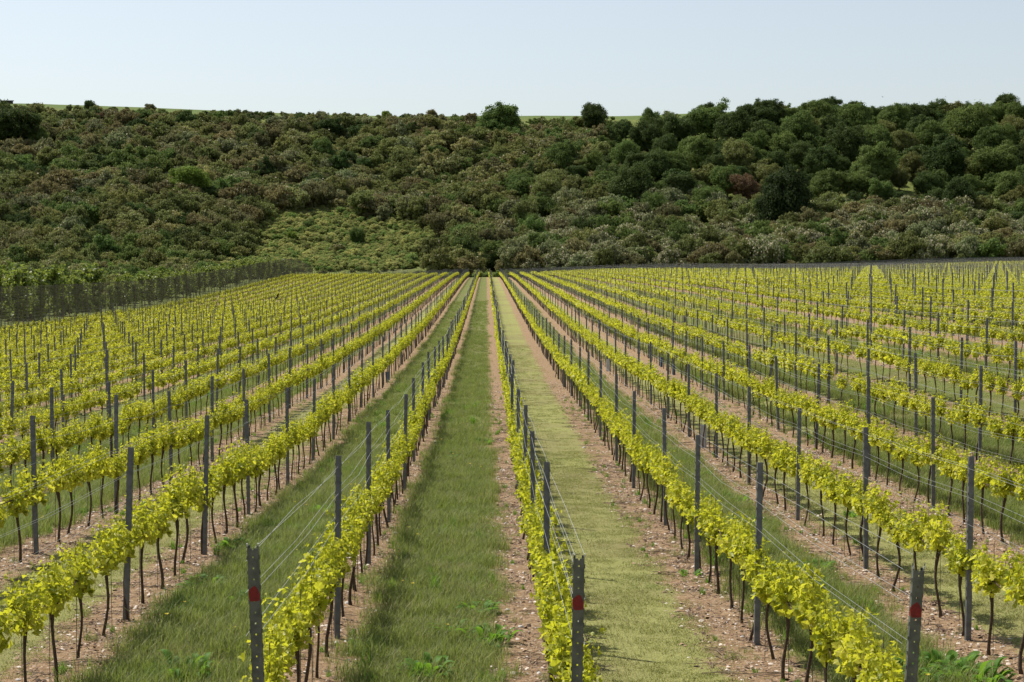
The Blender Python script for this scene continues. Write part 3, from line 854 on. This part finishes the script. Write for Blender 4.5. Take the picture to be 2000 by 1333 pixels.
for px_, py_, w_ in [(70, 270, 60), (8, 320, 60), (210, 330, 40), (320, 470, 50), (180, 470, 45), (1015, 365, 60), (1040, 440, 50), (905, 500, 46), (935, 495, 44), (968, 497, 46), (885, 360, 36),
                     (930, 512, 36), (955, 512, 40), (985, 512, 36), (30, 440, 50), (120, 490, 44), (250, 500, 46), (2040, 330, 90), (2060, 430, 80), (2090, 250, 90), (-50, 300, 80), (-60, 400, 60)]:
    placed.append(hill_tree(px_, py_, w_, 'dark green' if py_ > 480 else ['mid green', 'dark green'][int(rt.integers(2))]))

# scrub: bushes over the slope; the 300 that show largest are things, the others one scattered mass
def in_clearing(px, py):
    poly = [(485, 460), (530, 415), (640, 398), (720, 420), (830, 430), (880, 465), (840, 500), (830, 522), (760, 530), (440, 532), (300, 525), (420, 512), (495, 492)]
    c = False
    for k in range(len(poly)):
        (x1, y1), (x2, y2) = poly[k], poly[k - 1]
        if (y1 > py) != (y2 > py) and px < (x2 - x1) * (py - y1) / (y2 - y1) + x1: c = not c
    return c
bs = []
rb = np.random.default_rng(21)
yy = 411.0
while yy < 776:
    st = 4.0 + .9 * (yy - 411) / 300
    xx = -yy * .33
    while xx < yy * .36:
        x, y = xx + rb.normal(0, 1.5), yy + rb.normal(0, 1.5)
        xx += st * rb.uniform(.8, 1.25)
        if y < 409.5: y = 410 + rb.random() * 2
        z = gz(x, y); px, py = project(x, y, z + 1.5)
        clear = in_clearing(px, py) or in_clearing(px, py - 26)
        if clear and rb.random() < (.95 if px > 520 else .975): continue
        if any((x - a) ** 2 + (y - b) ** 2 < (w * .30) ** 2 for a, b, w in placed): continue
        if abs(x - 1) < 4.5 and y < 440 and rb.random() < .8: continue
        if 1200 < px and py < 405 + 22 * math.sin(px / 70) and rb.random() < .86: continue
        w = min(9.5, float(rb.gamma(3.2, 1.65)) + 1.7)
        if y > 690: w *= .62
        if clear: w *= .45
        skl = float(np.interp(px, [0, 200, 400, 600, 800, 1000, 1240, 2000], [199, 207, 213, 218, 222, 224, 226, 220]))
        if project(x, y, z + w * .8)[1] < skl + (0 if px < 450 else (-1 if px < 930 else 0)) + 3 * (vnoise(x, y, 9, 77) - .5): continue
        r = rb.random()
        patch = float(vnoise(x, y, 38, 31)); wp = float(vnoise(x, y, 22, 33))
        if px > 960 and py > 395: 
            tn = 'white-flowering' if (r < .27 and py > 425) else ('grey-green' if r < .40 else ('olive' if r < .70 else ('brownish' if r < .85 else 'mid green')))
        elif px > 1180: tn = ['mid green', 'olive', 'dark green', 'mid green'][int(r * 4)]
        elif 830 < px: tn = 'brownish' if r < .24 else ('pale olive' if r < .42 else ('olive' if r < .8 else 'mid green'))
        else:
            tn = 'mid green' if patch > .6 and r < .6 else ('brownish' if wp > .55 and r < .38 else ('olive' if r < .70 else ('pale olive' if r < .80 else ('dark green' if r < .92 else 'grey-green'))))
        if py > 500 and px < 700: tn = 'mid green' if r < .5 else 'olive'
        bs.append((x, y, z, w, w * rb.uniform(.62, .95), tn, px, py))
    yy += st * .92
for _ in range(1500):
    y = rb.uniform(150, 410); x = -rb.uniform(45, 150)
    if x < -y * .33: continue
    w = rb.uniform(2.5, 5.5); z = gz(x, y); px, py = project(x, y, z + 1)
    bs.append((x, y, z, w, w * rb.uniform(.6, .9), ['mid green', 'bright green', 'olive', 'pale olive'][int(rb.integers(4))], px, py))
vis = [k for k, b in enumerate(bs) if b[1] > 410.5 and -10 < b[6] < 2010 and not (b[6] > 1180 and b[7] < 400)]
vis.sort(key=lambda k: -bs[k][3] / bs[k][1])
bsel = set(vis[:290])
I = {'p': [], 'r': [], 's': [], 'i': [], 't': [], 'b': []}
for k, (x, y, z, w, h, tn, px, py) in enumerate(bs):
    col, al = TONES[tn]; v = rb.uniform(.75, 1.3)
    col = (col[0] * v * rb.uniform(.92, 1.08), col[1] * v, col[2] * v)
    if k in bsel:
        o = link('hawthorn_bush', bush_crown[int(rb.integers(NB))], None, (x, y, z - .25), (rb.normal(0, .08), rb.normal(0, .08), rb.uniform(0, 6.28)), (w, w, h))
        o.color = (*col, al)
        tag(o, None, 'bush', 'bushes of the hillside scrub')
        pending.append((o, '%s bush' % tn, px, py))
    else:
        I['p'].append((x, y, z - .25)); I['r'].append((0, 0, rb.uniform(0, 6.28))); I['s'].append((w * 1.08, w * 1.08, h)); I['i'].append(int(rb.integers(NB))); I['t'].append(col); I['b'].append(al)
o = scatter('hillside_scrub', I['p'], I['r'], I['s'], I['i'], variants(bush_i), {'tone': I['t'], 'bloom': I['b']})
tag(o, 'dense olive and brown scrub covering the rest of the hillside', 'scrub', kind='stuff')
# low growth in the clearing and along the foot of the hill
pts = []
while len(pts) < 5200:
    x = rb.uniform(-75, 40); y = rb.uniform(403.5, 540)
    px, py = project(x, y, gz(x, y))
    if in_clearing(px, py) or (y < 424 and rb.random() < .3): pts.append((x, y, gz(x, y) - .05))
n = len(pts)
tn_ = np.array([TONES[t][0] for t in ('mid green', 'olive', 'olive', 'pale olive')])[rb.integers(0, 4, n)] * rb.uniform(1.6, 2.2, (n, 1))
s = rb.gamma(4, .22, n) + .35
o = scatter('clearing_undergrowth', pts, np.stack([np.zeros(n), np.zeros(n), rb.uniform(0, 6.28, n)], 1), np.stack([s * 1.2, s * 1.2, s * .8], 1), rb.integers(0, NB, n), variants(bush_i), {'tone': tn_, 'bloom': np.full(n, .03)})
tag(o, 'low bramble and nettle growth in the grassy clearing', 'undergrowth', kind='stuff')

# young trees behind the windbreak: slim, upright, loose
def young_crown(rng):
    Ps, Ns = [], []
    for k in range(26):
        z0 = rng.uniform(.12, .75); a = rng.uniform(0, 6.28); ln = rng.uniform(.18, .42) * (1.05 - z0 * .6)
        for j in range(34):
            f = rng.random()
            Ps.append((math.cos(a) * ln * f * .55 + rng.normal(0, .02), math.sin(a) * ln * f * .55 + rng.normal(0, .02), z0 + f * ln * 1.0 + rng.normal(0, .015)))
            Ns.append(rng.normal(size=3))
    for j in range(90): Ps.append((rng.normal(0, .02), rng.normal(0, .02), rng.uniform(.5, 1.0))); Ns.append(rng.normal(size=3))
    P = np.array(Ps)
    V, Fc = stamp(QV, QF, P, frames(np.array(Ns), rng), rng.uniform(.022, .04, len(P)))
    return mesh_from('young_crown', V, Fc, M['alder'])
yc = [young_crown(np.random.default_rng(1000 + k)) for k in range(6)]
ytm = MB(); ytm.tube([(0, 0, -.03), (.01, 0, .35), (0, .01, .7), (0, 0, .95)], [.012, .009, .006, .003], 5); ytm = ytm.mesh('young_trunk', M['trunk'], True)
k = 0
for j, y in enumerate(np.arange(126, 392, 2.75)):
    x = -40.4 - rb.random() * 1.0 - (j % 3) * 1.7
    if 205 < y < 216: continue
    h = rb.uniform(4.9, 6.1) if y < 200 else rb.uniform(3.6, 4.5)
    k += 1
    t = link('young_tree', None, None, (x, y, gz(x, y)), (0, 0, rb.uniform(0, 6.28)))
    tag(t, 'slim upright young tree, %s from the left edge behind the windbreak netting' % ordw(k), 'tree', 'young trees planted behind the windbreak')
    link('trunk', ytm, t, scale=(h, h, h)); link('crown', yc[int(rb.integers(6))], t, scale=(h * 1.25, h * 1.25, h))
flush_labels()

# ------------------------------------------------------------------ grass, weeds, stones of the near ground
def tuft(name, rng, nb, h0, h1, spread, wd, mat, bend=.5):
    V, Fc = [], []
    for _ in range(nb):
        a = rng.uniform(0, 6.28); r = spread * math.sqrt(rng.random())
        b = np.array([math.cos(a) * r, math.sin(a) * r, -.01]); h = rng.uniform(h0, h1)
        q = rng.uniform(0, 6.28); ben = rng.uniform(.1, bend) * h; d = np.array([math.cos(q), math.sin(q), 0]); s = np.array([-d[1], d[0], 0]) * wd * rng.uniform(.7, 1.3)
        m1 = b + d * ben * .3 + np.array([0, 0, h * .6]); t = b + d * ben + np.array([0, 0, h])
        k = len(V); V += [b - s, b + s, m1 + s * .7, m1 - s * .7, t]
        Fc += [[k, k + 1, k + 2, k + 3], [k + 3, k + 2, k + 4]]
    return mesh_from(name, V, Fc, mat)
MOWN = {0, -3, 2, -6, 5, 7, -9, 10}
tall_m = [tuft('grass_tuft', np.random.default_rng(1100 + k), 46, .05, .19, .14, .0030, M['grass'], 1.1) for k in range(6)]
mown_m = [tuft('mown_tuft', np.random.default_rng(1200 + k), 70, .010, .035, .15, .0035, M['mown'], 1.8) for k in range(6)]
sedge_m = [tuft('weed_tuft', np.random.default_rng(1300 + k), 34, .08, .22, .07, .006, M['dock'], 1.1) for k in range(3)]
def lane_points(lanes, dens, y0, y1, rng, half=.68):
    out = []
    for j in lanes:
        xc = ROW_0 + ROW_W * (j + .5) - .12
        a = max(y0, abs(xc) * 3.2 - 4) if abs(xc) > 3 else y0
        if a >= y1: continue
        n = int((y1 - a) * 2 * half * dens)
        y = rng.uniform(a, y1, n); x = xc + rng.uniform(-half, half, n) * (.8 + .45 * vnoise(y * 0 + j * 7.7, y, 1.4, 71)) + rng.normal(0, .08, n)
        out.append(np.stack([x, y], 1))
    return np.vstack(out)
rg = np.random.default_rng(31)
def ground_stuff(name, P, meshes, smin, smax, label, cat, zs=None, thin=None):
    if thin is not None: P = P[rg.random(len(P)) < thin(P)]
    n = len(P); s = rg.uniform(smin, smax, n)
    pts = np.stack([P[:, 0], P[:, 1], G(P[:, 0], P[:, 1])], 1)
    if zs is None: zs = rg.uniform(.7, 1.3, n)
    elif callable(zs): zs = zs(P)
    o = scatter(name, pts, np.stack([rg.normal(0, .05, n), rg.normal(0, .05, n), rg.uniform(0, 6.28, n)], 1), np.stack([s, s, s * zs], 1), rg.integers(0, len(meshes), n), variants(meshes))
    tag(o, label, cat, kind='stuff'); return o
tl = [j for j in range(-12, 14) if j not in MOWN]; ml = [j for j in range(-12, 14) if j in MOWN]
hgt = lambda P: .5 + .6 * vnoise(P[:, 0], P[:, 1], .35, 41) + .4 * vnoise(P[:, 0], P[:, 1], 2.2, 43)
ground_stuff('lane_grass', np.vstack([lane_points(tl, 60, 11, 42, rg, .68), lane_points(tl, 16, 42, 80, rg, .66), lane_points(tl, 9, 80, 120, rg, .64), lane_points(tl, 4, 120, 190, rg, .62)]), tall_m, .8, 1.35, 'uneven uncut grass growing in the darker lanes between vine rows', 'grass', hgt)
ground_stuff('mown_grass', np.vstack([lane_points(ml, 45, 11, 42, rg, .68), lane_points(ml, 12, 42, 100, rg, .66)]), mown_m, .8, 1.3, 'short pale mown grass in the lighter lanes', 'grass')
# thin weeds creeping into the soil strips
def strip_points(rows, dens, y0, y1, half):
    out = []
    for i in rows:
        x = rowx(i); a = max(y0, abs(x) * 3.2 - 4) if abs(x) > 3 else y0
        if a >= y1: continue
        n = int((y1 - a) * 2 * half * dens)
        out.append(np.stack([x - .12 + rg.uniform(-half, half, n), rg.uniform(a, y1, n)], 1))
    return np.vstack(out)
ground_stuff('strip_weeds', strip_points(range(-12, 14), 12, 11, 60, .5), tall_m + tall_m + sedge_m, .3, .7, 'sparse small weeds in the soil strips under the vines', 'weeds', thin=lambda P: .15 + vnoise(P[:, 0], P[:, 1], 1.1, 51) ** 2 * 1.2)
ground_stuff('lane_weeds', lane_points(tl, 3.6, 11, 70, rg, .62), sedge_m, .5, 1.15, 'broad-leaved weeds scattered through the grass lanes', 'weeds', thin=lambda P: (vnoise(P[:, 0], P[:, 1], 1.5, 61) > .62) * .9)
def chips(rng, n, s0, s1):
    T = np.array([(1, 0, 0), (-.2, .9, 0), (-.9, -.3, 0), (.1, -.8, 0), (.1, .1, .45), (0, 0, -.3)])
    TF = [[0, 1, 4], [1, 2, 4], [2, 3, 4], [3, 0, 4]]
    P = np.stack([rng.uniform(-.17, .17, n), rng.uniform(-.17, .17, n), np.zeros(n)], 1)
    e = rng.normal(size=(n, 3)) * .35 + np.array([0, 0, 1]); 
    V, Fc = stamp(T, TF, P, frames(e, rng), rng.gamma(2, (s1 - s0) / 3, n) + s0)
    return mesh_from('chips', V, Fc, M['chip'])
chip_m = [chips(np.random.default_rng(1400 + k), 30, .005, .016) for k in range(5)]
ground_stuff('flint_chips', np.vstack([strip_points(range(-12, 14), 22, 11, 40, .46), strip_points(range(-12, 14), 6, 40, 70, .44)]), chip_m, .8, 1.3, 'pale flint chips and bark littering the soil strips', 'stones')
def stick_mesh(rng):
    mb = MB()
    for _ in range(4):
        a = rng.uniform(0, 6.28); L = rng.uniform(.06, .22); c = rng.uniform(-.15, .15, 2); d = np.array([math.cos(a), math.sin(a)]) * L
        mb.tube([(c[0] - d[0], c[1] - d[1], .008), (c[0] + rng.normal(0, .01), c[1] + rng.normal(0, .01), .016), (c[0] + d[0], c[1] + d[1], .010)], [.003, .004, .002], 4)
    return mb.mesh('pruned_cane', M['prune'])
M['prune'] = simple('dry_cane', (.12, .08, .05), (.34, .26, .18), 12, .85)
ground_stuff('prunings', strip_points(range(-10, 12), 2.6, 11, 55, .5), [stick_mesh(np.random.default_rng(1450 + k)) for k in range(4)], .8, 1.3, 'dry pruned canes lying on the soil strips', 'prunings', zs=1.0)
def stone_mesh(rng):
    V = []; 
    for z, r in ((0, .9), (.35, 1.0), (.7, .55)):
        for k in range(7): 
            a = k * .8976 + rng.normal(0, .12); V.append((math.cos(a) * r * rng.uniform(.8, 1.1), math.sin(a) * r * .75 * rng.uniform(.8, 1.1), z - .15))
    Fc = [[7 * l + k, 7 * l + (k + 1) % 7, 7 * (l + 1) + (k + 1) % 7, 7 * (l + 1) + k] for l in range(2) for k in range(7)] + [[14 + k for k in range(7)]]
    return mesh_from('stone', V, Fc, M['flint'])
M['flint'] = simple('white_flint', (.45, .40, .36), (.7, .67, .64), 25, .7)
stm = [stone_mesh(np.random.default_rng(1500 + k)) for k in range(3)]
SP = strip_points(range(-8, 9), 1.0, 12, 45, .46)
o = scatter('flint_stones', np.stack([SP[:, 0], SP[:, 1], G(SP[:, 0], SP[:, 1])], 1), np.stack([rg.normal(0, .2, len(SP)), rg.normal(0, .2, len(SP)), rg.uniform(0, 6.28, len(SP))], 1), rg.gamma(3, .006, len(SP)) + .007, rg.integers(0, 3, len(SP)), variants(stm))
tag(o, 'scattered whitish flint stones on the soil strips', 'stones', kind='stuff')
fl = MB()
for k in range(8): a = k * math.pi / 4; fl.add([(0, 0, .1), (math.cos(a - .3) * .018, math.sin(a - .3) * .018, .108), (math.cos(a + .3) * .018, math.sin(a + .3) * .018, .108)], [[0, 1, 2]])
flm = [fl.mesh('dandelion', M['yellow'])]
ground_stuff('dandelion_flowers', lane_points(tl, .35, 14, 60, rg, .6), flm, .8, 1.3, 'tiny yellow dandelion flowers dotted in the grass lanes', 'flowers', zs=1.6)

# dock plants: rosettes of long strap leaves, each leaf a part
def strap_leaf(rng, L, W):
    n = 7; V = []
    for k in range(n):
        f = k / (n - 1); w = W * math.sin(math.pi * min(1, .12 + f * .88)) ** .8 * (1 + .12 * math.sin(k * 2.3))
        z = L * (.75 * f - .55 * f * f * f) ; y = L * f * .72
        V += [(-w, y, z + .25 * w), (0, y, z - .1 * w), (w, y, z + .25 * w)]
    Fc = []
    for k in range(n - 1):
        a = 3 * k; Fc += [[a, a + 1, a + 4, a + 3], [a + 1, a + 2, a + 5, a + 4]]
    return mesh_from('dock_leaf', V, Fc, M['dock'], True)
sl = [strap_leaf(np.random.default_rng(1600 + k), .28 + .03 * k, .030 + .004 * k) for k in range(5)]
rd = np.random.default_rng(8)
def dock(px, py, size, label, n=18, spread=.10):
    x, y = at(px, py, 11, 80)
    root = link('dock_plant', None, None, (x, y, gz(x, y)))
    tag(root, label, 'weed', 'leafy dock plants')
    for k in range(n):
        a = rd.uniform(0, 6.28); r = spread * math.sqrt(rd.random())
        link('leaf', sl[int(rd.integers(5))], root, (math.cos(a) * r, math.sin(a) * r, 0), (rd.normal(.15, .3), rd.normal(0, .2), a - math.pi / 2 + rd.normal(0, .4)), size * rd.uniform(.7, 1.15))
for px, py, s, n, sp, lb in [
    (1835, 1318, 1.0, 60, .30, 'big dark green dock clump beside the leaning right end post'),
    (1900, 1333, 1.0, 50, .28, 'dock clump at the bottom edge, right of the biggest one'),
    (930, 1200, .8, 26, .14, 'bright green dock near the soil strip in the tall grass lane'),
    (955, 1255, .9, 30, .16, 'dock plant below the bright one in the tall grass lane'),
    (880, 1240, .7, 20, .12, 'smaller dock left of the others in the tall grass lane'),
    (830, 1322, .9, 30, .2, 'dock at the bottom edge of the tall grass lane'),
    (365, 1322, 1.0, 30, .16, 'bright dock at the bottom edge left of the left end post'),
    (885, 898, .8, 22, .14, 'bright yellowish dock halfway up the tall grass lane'),
    (945, 868, .7, 18, .12, 'little dock by the soil strip above the yellowish one'),
    (475, 1180, .7, 20, .12, 'green dock just behind the left end post'),
    (625, 1005, .7, 18, .12, 'dock plant beside the second post of the left row'),
    (455, 1075, .8, 24, .18, 'dark leafy weed clump in shade between the two left rows'),
    (400, 1150, .8, 24, .18, 'dark weed clump in the shadow line below the shaded one'),
    (1435, 985, .8, 24, .16, 'dock in the grass strip right of the pale mown lane'),
    (1375, 930, .7, 18, .12, 'small dock by a post right of the pale mown lane'),
    (1600, 1115, .8, 24, .14, 'dock behind the third row between two posts on the right'),
    (1350, 1125, .5, 12, .10, 'small weed at the soil edge right of the mown lane'),
    (1665, 1010, .6, 14, .10, 'small green weed under the second row on the right')]:
    dock(px, py, s * .85, lb, int(n * 1.5), sp * 1.25)

# ------------------------------------------------------------------ guards, birds, shed
def guard(px, py, w, h, mat, label, row):
    # open square sleeve round a vine stem, photo pixel of its foot
    x, y = at(px, py, 20, 395); x = rowx(row) if row is not None else x
    y = x * F / (px - HX) if row is not None and abs(px - HX) > 5 else y
    mb = MB(); t = .004; a = w / 2
    mb.box(-a, a, -a, -a + t, 0, h); mb.box(-a, a, a - t, a, 0, h); mb.box(-a, -a + t, -a + t + .0003, a - t - .0003, 0, h); mb.box(a - t, a, -a + t + .0003, a - t - .0003, 0, h)
    o = link('vine_guard', mb.mesh('vine_guard', mat), None, (x, y - .1, gz(x, y)), (0, rr.normal(0, .03), rr.normal(0, .3)))
    tag(o, label, 'guard', 'plastic sleeves round single vines')
guard(1375, 866, .14, .52, M['guard'], 'pale grey sleeve round a vine behind the third right post', 2)
guard(1189, 715, .14, .5, M['guard'], 'pale grey sleeve in the second right row, farther up', 2)
guard(892, 562, .22, .9, M['guard'], 'tall pale sleeve near the top of the left rows', None)
guard(792, 566, .22, .7, M['guard'], 'pale sleeve far up among the left rows', None)
guard(694, 566, .2, .6, M['guard'], 'leftmost far pale sleeve, near the crest', None)
guard(1030, 560, .2, .8, M['guard'], 'pale sleeve near the top of the first rows on the right', None)
guard(1292, 703, .09, .4, M['blue'], 'left one of two narrow blue sleeves on the right slope', 3)
guard(1317, 720, .09, .4, M['blue'], 'right one of two narrow blue sleeves on the right slope', 3)
guard(757, 757, .09, .4, M['blue'], 'narrow blue sleeve in the second row left of the lanes', -2)

def crow(px, py, dist, span, label, roll=.3, head=.4):
    d = CAMR @ Vector(((px - 1000) / F, (666.5 - py) / F, -1)); d /= d.y
    mb = MB(); s = span
    mb.tube([(0, -.24 * s, .01 * s), (0, -.17 * s, .02 * s), (0, -.02 * s, 0), (0, .12 * s, .0), (0, .2 * s, .015 * s), (0, .235 * s, .02 * s), (0, .27 * s, .01 * s)], [v * s for v in (.012, .035, .06, .05, .032, .02, .004)], 8)
    body = mb.mesh('crow_body', M['crow'], True)
    root = link('crow', body, None, (d.x * dist, dist, CAMZ + d.z * dist), (0, roll, head))
    tag(root, label, 'bird', 'crows in flight')
    for sg in (-1, 1):
        w = MB(); lead = [(.03, .10, .01), (.2, .16, .10), (.38, .10, .14), (.5, -.06, .12)]; trail = [(.03, -.07, .01), (.2, -.07, .09), (.36, -.09, .125), (.46, -.12, .115)]
        V = [(sg * x * s, y * s, z * s) for x, y, z in lead + trail] + [(sg * x * s, y * s, (z - .012) * s) for x, y, z in lead + trail]
        Fc = []
        for k in range(3): Fc += [[k, k + 1, k + 5, k + 4], [8 + k, 12 + k, 13 + k, 9 + k], [k, 8 + k, 9 + k, k + 1], [4 + k, 5 + k, 13 + k, 12 + k]]
        Fc += [[3, 11, 15, 7], [0, 4, 12, 8]]
        w.add(V, Fc); link('wing', w.mesh('wing', M['crow']), root)
    t = MB(); t.add([(-.02 * s, -.22 * s, .01 * s), (.02 * s, -.22 * s, .01 * s), (.06 * s, -.36 * s, .01 * s), (-.06 * s, -.36 * s, .01 * s), (-.02 * s, -.22 * s, 0), (.02 * s, -.22 * s, 0), (.06 * s, -.36 * s, 0), (-.06 * s, -.36 * s, 0)],
                    [[0, 1, 2, 3], [7, 6, 5, 4], [0, 4, 5, 1], [1, 5, 6, 2], [2, 6, 7, 3], [3, 7, 4, 0]])
    link('tail', t.mesh('tail', M['crow']), root)
crow(542, 581, 170, .85, 'black crow flying low over the left rows', .7, 2.2)
crow(858, 538, 300, 1.0, 'black crow skimming the vines near the far end', -.3, 1.3)
crow(1724, 190, 520, .9, 'tiny dark bird high in the sky above the right wood', .2, .7)

# low dark hut on the skyline, far left
x, y = at(22, 204); x, y = x, 778.0; x = (22 - HX) / F * y
hut = link('hut', None, None, (x, y, gz(x, y))); tag(hut, 'tiny dark hut on the skyline at the far left', 'hut')
mb = MB(); mb.box(-2.2, 2.2, -1.2, 1.2, -.3, 1.25); link('wall', mb.mesh('hut_wall', M['shed']), hut)
mb = MB(); mb.add([(-2.5, -1.5, 1.252), (2.5, -1.5, 1.252), (2.5, 1.5, 1.252), (-2.5, 1.5, 1.252), (-2.5, -1.5, 1.36), (2.5, -1.5, 1.36), (2.5, 1.5, 1.6), (-2.5, 1.5, 1.6)],
    [[3, 2, 1, 0], [4, 5, 6, 7], [0, 1, 5, 4], [1, 2, 6, 5], [2, 3, 7, 6], [3, 0, 4, 7]]); link('roof', mb.mesh('hut_roof', M['shed']), hut)
